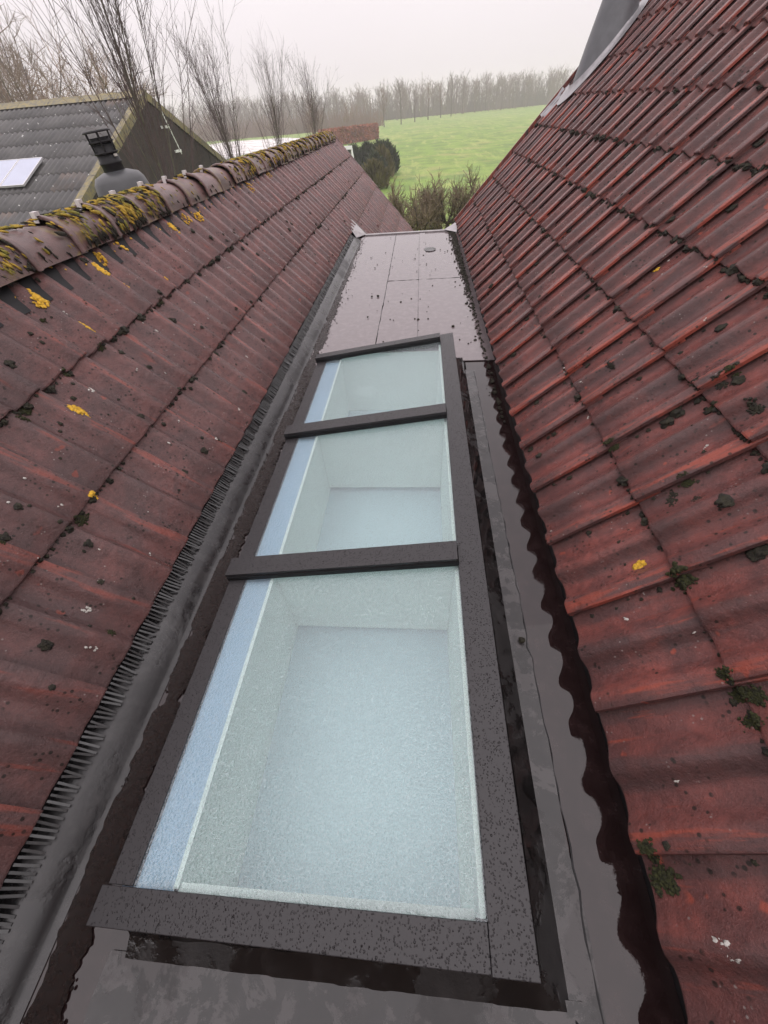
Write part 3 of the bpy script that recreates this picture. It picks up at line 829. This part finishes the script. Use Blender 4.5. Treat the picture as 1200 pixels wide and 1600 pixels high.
def flue_right():
    t = thing('flue_cone', 'grey lead cone of a flue at the far edge of the right roof', 'flue', (1.98, 6.55, 1.35))
    # straight cone standing upright, cut off by the roof slope
    cx, cy, zt, rt0, kk = 1.97, 6.55, 1.95, .165, .25
    ta = math.tan(AR); n = 36
    def foot(a, extra=0):
        z = zt
        for _ in range(30):
            r_ = rt0+kk*(zt-z)+extra
            z2 = ZR+(cx+r_*math.cos(a)-XR)*ta
            z = z+(min(z2, zt)-z)*.5
        return Vector((cx+r_*math.cos(a), cy+r_*math.sin(a), z))
    mb = MB()
    for k in range(n):
        a = 2*math.pi*k/n; f = foot(a)-t.location; tp = Vector((cx+rt0*math.cos(a), cy+rt0*math.sin(a), zt))-t.location
        mb.v += [tuple(f-Vector((0, 0, .03))), tuple(f.lerp(tp, .5)), tuple(tp)]
    for k in range(n):
        k2 = (k+1) % n
        for j in range(2): mb.f.append((3*k+j, 3*k2+j, 3*k2+j+1, 3*k+j+1))
    mb.build('cone', M_leadd, t, True)
    dx, dy, dz0 = cx-t.location.x, cy-t.location.y, zt-t.location.z
    mb = MB(); mb.lathe([(.160, dz0-.02), (.182, dz0-.012), (.182, dz0+.05), (.16, dz0+.055), (.135, dz0+.055), (.135, dz0+.55), (.0, dz0+.55)], (dx, dy, 0)); mb.build('neck', M_black, t, True)
    mb = MB()
    for k in range(n):
        a = 2*math.pi*k/n
        for e, h in ((-.004, .034), (.010, .014), (.05, .006), (.085, .0)):
            f = foot(a, e); w = 1+.25*math.sin(5*a)
            p = f + FR['R'][2]*h - t.location
            mb.v.append((p.x, min(p.y, VERGE_R-t.location.y), p.z))
    for k in range(n):
        k2 = (k+1) % n
        for j in range(3): mb.f.append((4*k+j+1, 4*k2+j+1, 4*k2+j, 4*k+j))
    mb.build('flashing', M_lead, t, True)
    mb = MB(); prev = None
    for y in [6.66+.02*k for k in range(22)]:
        c_ = []
        for q in range(5):
            s = 4.02*GR+.31*q/4 + .25*GR
            p = roof_pt('R', y, s, surf_h('R', y, s)+.004) - t.location
            c_.append(len(mb.v)); mb.v.append(tuple(p))
        if prev:
            for q in range(4): mb.f.append((prev[q], prev[q+1], c_[q+1], c_[q]))
        prev = c_
    mb.build('apron', M_lead, t, True)
flue_right()

# ------------------------------------------------------------------ barn
BX, BY, BZ, BP = -9.0, 18.22, 2.08, R(20.5)
barn = thing('barn', 'dark timber barn with grey corrugated roof behind the left ridge', 'barn', (BX, BY, GROUND))
half = 6.4
def barn_pt(x, s, h=0, side=-1): return Vector((x, BY + side*(s*math.cos(BP)) + side*h*math.sin(BP), BZ - s*math.sin(BP) + h*math.cos(BP)))
def corr_mat():
    t = NT('weathered fibre cement'); v = t.coord('Object', rand=True)
    c = t.mix(t.ramp(t.noise(v, .9, 5, .6), .3, .7), (.050, .049, .049), (.090, .087, .085))
    c = t.mix(t.ramp(t.noise(v, .35, 3), .60, .72, 0, .6), c, (.20, .135, .10))
    c = t.mix(t.math('MULTIPLY', t.ramp(t.voro(v, 7), .16, .10), t.ramp(t.noise(v, 1.3, 3), .46, .58)), c, (.55, .55, .53))
    return t.bsdf(Base_Color=c, Roughness=.55)
M_corr = corr_mat()
base_ = MB(); 
yb = half*math.cos(BP)
base_.v = [tuple(barn_pt(BX-18, 0, -.06)), tuple(barn_pt(BX, 0, -.06)), tuple(barn_pt(BX, 7.4, -.06)), tuple(barn_pt(BX-18, 7.4, -.06)),
           tuple(barn_pt(BX, half, -.06, 1)), tuple(barn_pt(BX-18, half, -.06, 1))]
base_.f = [(3, 2, 1, 0), (0, 1, 4, 5)]
broof = build_in(base_, 'roof', M_corr, barn)
SW, SC, AMP = 1.05, .86, .034
cs = MB(); nw = 6*6
for v_ in (0, SC+.10):
    for k in range(nw+1):
        x = SW*k/nw; cs.v.append((x, v_, AMP*math.cos(2*math.pi*6*k/nw) + .022*(1-v_/SC)))
for k in range(nw): cs.f.append((k, k+1, nw+2+k, nw+1+k))
b0 = len(cs.v)
for k in range(nw+1): x, y, z = cs.v[k]; cs.v += [(x, y, z-.02)]
for k in range(nw): cs.f.append((b0+k, b0+k+1, k+1, k))
csm = cs.mesh('roof_sheet', True); csm.materials.append(M_corr)
binv = Matrix.Translation(-(broof.location + barn.location))
ex_, ey_, ez_ = Vector((1, 0, 0)), Vector((0, math.cos(BP), math.sin(BP))), Vector((0, -math.sin(BP), math.cos(BP)))
BM = Matrix(((ex_.x, ey_.x, ez_.x), (ex_.y, ey_.y, ez_.y), (ex_.z, ey_.z, ez_.z))).to_4x4()
for r_ in range(8):
    for k in range(9):
        p = barn_pt(BX-.06-SW*(k+1), .12+SC*(r_+1), 0)
        inst('roof_sheet', csm, binv @ Matrix.Translation(p) @ BM, broof)
M_verge = simple('lichened verge trim', (.22, .18, .07), .7, .5, 9, 0, dark=(.11, .105, .085))
mb = MB(); 
for side in (-1, 1):
    for k in range(6):
        a, b = barn_pt(BX, k*1.2+.01, 0, side), barn_pt(BX, min(k*1.2+1.19, 7.0), 0, side)
        for off in (0,):
            vv = MB()
            P = [a+Vector((-.16, 0, .07)), a+Vector((.04, 0, .07)), a+Vector((.04, 0, -.16)), b+Vector((-.16, 0, .07)), b+Vector((.04, 0, .07)), b+Vector((.04, 0, -.16))]
            vv.v = [tuple(p) for p in P]; vv.f = [(0, 1, 4, 3), (1, 2, 5, 4)]
            build_in(vv, 'verge_piece', M_verge, barn)
for k in range(8):
    vv = MB(); x1, x0 = BX+.05-1.1*k, BX+.05-1.1*(k+1)+.01
    P = []
    for x in (x0, x1):
        P += [(x, BY-.34, BZ-.07), (x, BY-.10, BZ+.035), (x, BY, BZ+.085), (x, BY+.10, BZ+.035), (x, BY+.34, BZ-.07)]
    vv.v = P; vv.f = [(i, i+1, i+6, i+5) for i in range(4)]
    build_in(vv, 'ridge_piece', M_verge, barn)
# gable of upright boards
mg = MB()
M_board = simple('dark brown boards', (.030, .018, .015), .75, .5, 5, dark=(.012, .008, .0075))
yy = BY-yb+.2
while yy < BY+yb-.2:
    z1 = min(BZ-.10-abs(yy-BY)*math.tan(BP), BZ-.10-abs(yy+.17-BY)*math.tan(BP))
    vv = MB(); vv.box(BX-.05, BX-.02+rnd.uniform(0, .015), yy, yy+.168, GROUND, z1); build_in(vv, 'board', M_board, barn)
    yy += .18
vv = MB(); vv.box(BX-17.9, BX-.06, BY-yb+.1, BY-yb+.25, GROUND, BZ-half*math.sin(BP)-.05)
vv.box(BX-17.9, BX-.06, BY+yb-.25, BY+yb-.1, GROUND, BZ-half*math.sin(BP)-.05); build_in(vv, 'wall', M_board, barn)
# white pole with brackets on the gable
vv = MB(); vv.tube([(BX+.10, BY+.55, BZ-.30), (BX+.10, BY+1.15, BZ-1.55)], [.018, .018], 6); pole = build_in(vv, 'white_pole', M_bead, barn)
for dy, dz_ in ((.28, -.80), (.75, -1.45)):
    vv = MB(); vv.box(BX+.05, BX+.12, BY+dy, BY+dy+.42, BZ+dz_-.04, BZ+dz_+.03); build_in(vv, 'bracket', M_bead, barn)
# solar panels
M_cell = simple('blue solar cells', (.36, .39, .50), .12, .1, 2)
M_alu = simple('aluminium', (.70, .70, .70), .35, .1, 5, 0, .6)
for k, (x0, x1, lab) in enumerate(((-11.62, -10.90, 'pale blue solar panel, right one of two on the corrugated roof'), (-12.36, -11.64, 'pale blue solar panel at the left picture edge on the corrugated roof'))):
    t = thing('solar_panel', lab, 'solar panel', tuple(barn_pt(x0, 5.12, .10)), 'solar panels on the barn roof')
    t.rotation_euler = (BP, 0, 0); w = x1-x0; L = 1.36
    vv = MB(); vv.box(.02, w-.02, .02, L-.02, 0, .034); vv.build('cells', M_cell, t)
    for (a, b, c, d) in ((0, .02, 0, L), (w-.02, w, 0, L), (.02, w-.02, 0, .02), (.02, w-.02, L-.02, L)):
        vv = MB(); vv.box(a, b, c, d, -.005, .04); vv.build('frame_side', M_alu, t)

# ------------------------------------------------------------------ trees
def rvec(r2, s): return Vector((r2.gauss(0, s), r2.gauss(0, s), r2.gauss(0, s)))
def limb(mb, r2, p, d, L, r0, r1, seg, wob, upw=0., n=4):
    pts = [p.copy()]; rads = [r0]; d = d.normalized()
    for k in range(seg):
        d = (d + rvec(r2, wob) + Vector((0, 0, upw))).normalized()
        p = p + d*(L/seg); pts.append(p.copy()); rads.append(r0+(r1-r0)*(k+1)/seg)
    mb.tube(pts, rads, n)
    return pts, rads, d
def dirfrom(r2, d, ang):
    a = d.orthogonal().normalized(); q = Matrix.Rotation(r2.uniform(0, 6.283), 3, d) @ a
    return (d*math.cos(ang) + q*math.sin(ang)).normalized()
def columnar(name, lab, x, y, H, seed, spread, dens=1., lean=(0, 0), group=None, tw=M_twigp):
    r2 = random.Random(seed)
    t = thing(name, lab, 'tree', (x, y, GROUND), group)
    tr, cr = MB(), MB()
    tp, trr, _ = limb(tr, r2, Vector((0, 0, 0)), Vector((lean[0], lean[1], 1)), H*.82, .055*H/7, .010, 9, .03, .05, 7)
    for i in range(int(28*dens)):
        f = .14+.62*i/(28*dens); k = f*9; a = int(k); p = tp[a].lerp(tp[min(a+1, 9)], k-a)
        L = (H-p.z)*r2.uniform(.62, .98)
        d = dirfrom(r2, Vector((lean[0], lean[1], 1)).normalized(), R(r2.uniform(14, 36))*spread)
        pts, rads, dd = limb(tr if i % 5 == 0 else cr, r2, p, d, L, .017*H/7*(1.1-f*.7), .0032, 7, .035, .065, 4)
        for j in range(int(11*dens)):
            q = r2.uniform(.12, .97)*7; b = int(q); pp = pts[b].lerp(pts[min(b+1, 7)], q-b)
            d2 = dirfrom(r2, dd, R(r2.uniform(18, 42))); l2 = L*r2.uniform(.10, .34)
            p3, _, d3 = limb(cr, r2, pp, d2, l2, .0055*H/7, .0022, 3, .06, .10, 3)
            for _ in range(3):
                q2 = r2.uniform(.2, 1)*3; b2_ = min(2, int(q2)); pq = p3[b2_].lerp(p3[b2_+1], q2-b2_)
                limb(cr, r2, pq, dirfrom(r2, d3, R(r2.uniform(20, 45))), l2*r2.uniform(.2, .5), .003*H/7, .0016, 1, .05, .05, 3)
    tr.build('trunk', M_barkg, t, True); cr.build('crown', tw, t, False)
    return t
G4 = 'columnar bare trees in a row behind the left ridge'
columnar('columnar_tree', 'tallest bare columnar tree standing before the barn gable', -6.7, 13.0, 8.3, 21, .72, 1.1, (-.02, 0), G4)
columnar('columnar_tree', 'bare columnar tree just right of the barn gable', -7.9, 22.0, 6.8, 22, .68, 1.1, (-.03, 0), G4)
columnar('columnar_tree', 'small bare columnar tree between the two by the ridge end', -8.1, 30.0, 6.5, 23, .72, 1.0, (0, 0), G4)
columnar('columnar_tree', 'bare columnar tree nearest the far end of the mossy ridge', -7.45, 37.0, 6.8, 24, .70, 1.0, (-.01, 0), G4)

def broad(name, lab, x, y, H, W_, seed, mat, trunk_h=.2, nl=9, thick=1., group=None, cat='tree', trm=M_bark, sub_n=9, sub2=5):
    r2 = random.Random(seed); t = thing(name, lab, cat, (x, y, GROUND), group)
    tr, cr = MB(), MB()
    tp, _, _ = limb(tr, r2, Vector((0, 0, 0)), Vector((0, 0, 1)), H*trunk_h, .035*H*thick, .026*H*thick, 3, .05, .05, 7)
    for i in range(nl):
        d = dirfrom(r2, Vector((0, 0, 1)), math.atan2(W_*r2.uniform(.1, 1), H)*1.15)
        L = H*(1-trunk_h)*r2.uniform(.75, 1.0)
        pts, rads, dd = limb(tr, r2, tp[-1], d, L, .014*H*thick, .0022*H, 6, .10, .03, 4)
        for j in range(sub_n):
            q = r2.uniform(.2, .98)*6; b = int(q); pp = pts[b].lerp(pts[min(b+1, 6)], q-b)
            dloc = (pts[min(b+1, 6)]-pts[b]).normalized()
            d2 = dirfrom(r2, dloc, R(r2.uniform(22, 60))); l2 = L*r2.uniform(.16, .40)
            p3, _, d3 = limb(cr, r2, pp, d2, l2, .0042*H*thick, .0012*H, 4, .14, .06, 3)
            for _ in range(sub2):
                q2 = r2.uniform(.15, 1)*4; b2_ = min(3, int(q2)); pq = p3[b2_].lerp(p3[b2_+1], q2-b2_)
                limb(cr, r2, pq, dirfrom(r2, d3, R(r2.uniform(20, 60))), l2*r2.uniform(.25, .6), .0018*H*thick, .0008*H, 2, .14, .04, 3)
    tr.build('trunk', trm, t, True); cr.build('crown', mat, t, False); return t
GW = 'bare willows behind the barn'
broad('willow_tree', 'large bare orange brown willow at the left picture edge behind barn', -33.5, 46, 10.6, 9, 31, M_twigo, .16, 18, .8, GW, sub_n=18, sub2=9)
broad('willow_tree', 'bare willow with rounded crown above the barn roof ridge', -27.5, 46, 8.6, 8.5, 32, M_twigo, .16, 18, .8, GW, sub_n=18, sub2=9)

# pollarded trees at the garden edge
def pollard(lab, x, y, H, seed, spread, group):
    r2 = random.Random(seed); t = thing('pollard_tree', lab, 'tree', (x, y, GROUND), group)
    tr, cr = MB(), MB()
    tp, _, _ = limb(tr, r2, Vector((0, 0, 0)), Vector((0, 0, 1)), H*.52, .075, .055, 4, .05, .05, 7)
    for i in range(14):
        a = i/14*6.283+r2.uniform(-.3, .3)
        d = Vector((math.cos(a), math.sin(a)*.7, r2.uniform(.12, .5)))
        pts, _, dd = limb(tr, r2, tp[-1 if i % 2 else -2], d, spread*r2.uniform(.7, 1.1), .038, .020, 5, .20, .12, 5)
        for pk in pts[2:]:
            for _ in range(9):
                d2 = (Vector((r2.gauss(0, .6), r2.gauss(0, .6), 1))).normalized()
                p3, _, d3 = limb(cr, r2, pk, d2, r2.uniform(.18, .45), .013, .007, 3, .22, .10, 4)
                for _ in range(3): limb(cr, r2, p3[-1 if r2.random() < .6 else -2], dirfrom(r2, d3, R(r2.uniform(15, 60))), r2.uniform(.10, .28), .008, .004, 2, .2, .1, 3)
    tr.build('trunk', M_bark, t, True); cr.build('crown', M_poll, t, False)
GP = 'pollarded trees at the garden edge'
pollard('knobbly pollarded tree just beyond the flat roof end beside left verge', -.20, 15.6, 2.35, 41, 1.15, GP)
pollard('knobbly pollarded tree beyond the flat roof in the middle of the gap', .85, 16.4, 2.35, 42, 1.15, GP)
pollard('knobbly pollarded tree half hidden by the right roof verge', 2.0, 16.2, 2.4, 43, 1.15, GP)

# hedges
def leafbox(mb, r2, x0, y0, x1, y1, wd, h, n, s, zb=GROUND):
    d = Vector((x1-x0, y1-y0, 0)); L = d.length; d.normalize(); nn = Vector((-d.y, d.x, 0))
    for _ in range(n):
        a = r2.uniform(0, L); face = r2.random()
        if face < .5: b = -wd/2; z = r2.uniform(0, h)
        elif face < .85: b = r2.uniform(-wd/2, wd/2); z = h
        else: b = wd/2; z = r2.uniform(0, h)
        b += r2.gauss(0, .05); z += r2.gauss(0, .05)
        p = Vector((x0, y0, zb+max(0, z))) + d*a + nn*b
        u = rvec(r2, 1).normalized()*s*r2.uniform(.5, 1.3); v = rvec(r2, 1).normalized()*s*r2.uniform(.5, 1.3)
        mb.quad(p-u-v, p+u-v, p+u+v, p-u+v)
r2 = random.Random(51)
hd = thing('beech_hedge', 'clipped russet beech hedge at the edge of the field', 'hedge', (-14, 90, GROUND))
mb = MB(); leafbox(mb, r2, -15.8, 86.6, -8.4, 99.5, 1.6, 1.9, 4000, .16); build_in(mb, 'leaves', M_hedge, hd)
mb = MB(); d = Vector((7.4, 12.9, 0)).normalized(); nn = Vector((-d.y, d.x, 0))*.72
P0, P1 = Vector((-15.8, 86.6, GROUND)), Vector((-8.4, 99.5, GROUND))
mb.v = [tuple(p) for p in (P0-nn, P1-nn, P1+nn, P0+nn)] + [tuple(p+Vector((0, 0, 1.82))) for p in (P0-nn, P1-nn, P1+nn, P0+nn)]
mb.f = [(4,5,6,7),(0,1,5,4),(1,2,6,5),(2,3,7,6),(3,0,4,7)]; build_in(mb, 'stems', M_hedge, hd)

def conifer(lab, x, y, h, w, seed, mat):
    r2 = random.Random(seed); t = thing('conifer_shrub', lab, 'shrub', (x, y, GROUND), 'dark conifer shrubs beside the gravel')
    mb = MB(); mb.tube([(0, 0, 0), (0, 0, h*.7)], [.06, .02], 5); mb.build('trunk', M_bark, t)
    mb = MB()
    for _ in range(900):
        f = r2.random(); z = h*(.04+.96*f); rad = w*(1-f**3)*1.05*math.sqrt(r2.uniform(.25, 1)); a = r2.uniform(0, 6.283)
        p = Vector((rad*math.cos(a), rad*math.sin(a), z)); d = (Vector((math.cos(a)*.5, math.sin(a)*.5, 1))+rvec(r2, .25)).normalized()
        sd_ = d.orthogonal().normalized()*r2.uniform(.05, .10); L = r2.uniform(.25, .6)
        sd_ = Matrix.Rotation(r2.uniform(0, 6.28), 3, d) @ sd_
        mb.quad(p-sd_, p+sd_, p+d*L+sd_*.25, p+d*L-sd_*.25)
    mb.build('crown', mat, t)
for k, (x, y, h, w, m_, lab) in enumerate(((-5.9, 46.5, 1.6, 1.0, M_conif, 'dark conifer shrub at the left end of the conifer group'), (-4.7, 47, 1.7, .9, M_conif, 'dark conifer shrub second from left, behind the white gravel'),
        (-3.6, 46, 1.75, .9, M_conif, 'dark conifer shrub behind the rightmost conifers'), (-2.85, 44.5, 1.75, .9, M_conif, 'rightmost tall dark conifer shrub against the green field'),
        (-3.1, 41.8, 1.6, .8, M_conify, 'olive conifer shrub right of the white gravel'), (-3.4, 39, 1.4, .8, M_conif, 'dark conifer shrub nearest the left roof verge'), (-3.3, 36.5, 1.2, .9, M_conify, 'low olive shrub lowest behind the left roof verge'))):
    conifer(lab, x, y, h, w, 60+k, m_)

# white A frame beyond the far verge
af = thing('garden_frame', 'small white gabled garden frame past the far end of the left roof', 'garden frame', (-2.8, 20, GROUND))
mb = MB(); mb.box(-.30, .22, -.05, .05, 3.06, 3.16); mb.build('top_beam', M_bead, af)
for sx in (-.3, .20):
    mb = MB(); mb.tube([(sx, 0, 3.1), (sx+(.32 if sx > 0 else -.32), -.2, 0)], [.035, .035], 5); mb.build('leg', M_bead, af)
    mb = MB(); mb.tube([(sx, 0, 3.1), (sx-.1, .6, 0)], [.035, .035], 5); mb.build('leg', M_bead, af)
mb = MB(); mb.box(-.12, -.04, .0, .04, .6, 3.05); mb.build('post', M_hedge, af)

# field-edge trees and the far woods
row = [(-10.2, 152, 8.9), (-5.9, 163, 9.3), (-2.0, 173, 9.2), (2.2, 184, 9.6), (6.7, 196, 9.6), (10.7, 204, 10.2), (15.7, 219, 9.8), (21.8, 232, 10.2), (26.8, 240, 10.2), (33.1, 238, 9.8), (39.6, 250, 10.8), (48.0, 262, 11.0), (58.3, 270, 11.2)]
def far_tree(tr, cr, r2, o, H, W_, nl=7, nsub=8, tilt=.5):
    tp, _, _ = limb(tr, r2, o, Vector((0, 0, 1)), H*.75, .018*H, .006*H, 4, .02, .05, 4)
    for i in range(nl*2):
        k = r2.uniform(.9, 4); a = min(3, int(k)); p = tp[a].lerp(tp[a+1], k-a)
        d = dirfrom(r2, Vector((0, 0, 1)), R(r2.uniform(15, 60)*tilt+8)); L = min(H-(p.z-o.z), W_)*r2.uniform(.6, 1.05)
        pts, _, dd = limb(cr, r2, p, d, L, .005*H, .0025*H, 3, .1, .08, 3)
        for _ in range(nsub):
            q = r2.uniform(.1, 3); b = min(2, int(q))
            limb(cr, r2, pts[b].lerp(pts[b+1], q-b), dirfrom(r2, dd, R(r2.uniform(20, 60))), L*r2.uniform(.2, .45), .0035*H, .002*H, 1, .1, .1, 3)
ORD = 'first second third fourth fifth sixth seventh eighth ninth tenth eleventh twelfth thirteenth'.split()
variants = []
for k in range(4):
    r2 = random.Random(80+k); a, b = MB(), MB(); far_tree(a, b, r2, Vector((0, 0, 0)), 10, 3.4, 8, 8)
    a, b = a.mesh('trunk'), b.mesh('crown'); a.materials.append(M_bark); b.materials.append(M_far if k % 3 else M_faro); variants.append((a, b))
for k, (x, y, h) in enumerate(row):
    lab = ('nearest bare field-edge tree, standing alone at the right end of the russet hedge' if k == 0 else ORD[k]+' bare tree of the field-edge row, counted from the russet hedge')
    t = thing('field_tree', lab, 'tree', (x, y, GROUND), 'bare trees along the field edge'); s_ = h/10; t.scale = (s_, s_, s_); t.rotation_euler = (0, 0, k*1.7)
    a, b = variants[k % 4]; inst('trunk', a, Matrix.Identity(4), t); inst('crown', b, Matrix.Identity(4), t)
r2 = random.Random(99); tr, cr = MB(), MB()
for k in range(250):
    f = k/250
    x = -110+210*f+r2.uniform(-3, 3); y = 215+60*max(0, (x+10)/100)+r2.uniform(-8, 28)
    far_tree(tr, cr, r2, Vector((x, y, GROUND)), r2.uniform(8.2, 11.4)*(1.08 if x > 10 else 1), 4.2, 9, 7, .8)
for k in range(9000):                                        # undergrowth stems
    x = r2.uniform(-115, 100); y = 225+60*max(0, (x+10)/100)+r2.uniform(0, 25); h = abs(r2.gauss(0, 3.4))+1.2
    p = Vector((x, y, GROUND)); d = Vector((r2.gauss(0, .2), r2.gauss(0, .2), 1)).normalized()
    w = Vector((r2.uniform(.06, .2), 0, 0)); cr.quad(p-w, p+w, p+d*h+w*.3, p+d*h-w*.3)
base = tr
n0 = len(cr.v); cr.v += tr.v; cr.f += [tuple(i+n0 for i in f) for f in tr.f]
tag(cr.build('woodland', M_far, None), 'hazy bare woodland along the whole far edge of the field', 'wood', kind='stuff')
r2 = random.Random(98); cr = MB()
for k in range(46):
    x = r2.uniform(-75, -17); y = 70+r2.uniform(0, 75)+max(0, -x-25)*.2
    if -52 < x < -22 and 70 < y < 145: continue
    far_tree(cr, cr, r2, Vector((x, y, GROUND)), r2.uniform(5, 7.6), 2.6, 8, 8, .8)
for k in range(5200):
    a = r2.random(); x = -80+66*a+r2.uniform(-3, 3); y = 150+r2.uniform(0, 12)+10*a
    h = abs(r2.gauss(0, 1.9))+.8; p = Vector((x, y, GROUND)); d = Vector((r2.gauss(0, .25), r2.gauss(0, .25), 1)).normalized()
    w = Vector((r2.uniform(.04, .12), 0, 0)); cr.quad(p-w, p+w, p+d*h+w*.3, p+d*h-w*.3)
for k in range(250):
    x = r2.uniform(-60, -14); y = 58+r2.uniform(0, 6)
    h = abs(r2.gauss(0, 1.3))+.5; p = Vector((x, y, GROUND)); d = Vector((r2.gauss(0, .3), r2.gauss(0, .3), 1)).normalized()
    w = Vector((r2.uniform(.02, .05), 0, 0)); cr.quad(p-w, p+w, p+d*h+w*.3, p+d*h-w*.3)
tag(cr.build('thicket', M_faro, None), 'brown bare thicket around the white yard behind the ridge', 'thicket', kind='stuff')

# ------------------------------------------------------------------ damp air
hz = MB(); hz.box(-430, 430, -50, 650, GROUND-1, 13)
t = NT('damp air'); pv = t.n('ShaderNodeVolumePrincipled', {'Color': (.98, .96, .98), 'Density': .0015, 'Anisotropy': .2})
t.t.links.new(pv.outputs[0], t.out.inputs['Volume'])
tag(hz.build('haze', t.m), 'thin pale winter haze over the whole place', 'haze', kind='stuff')
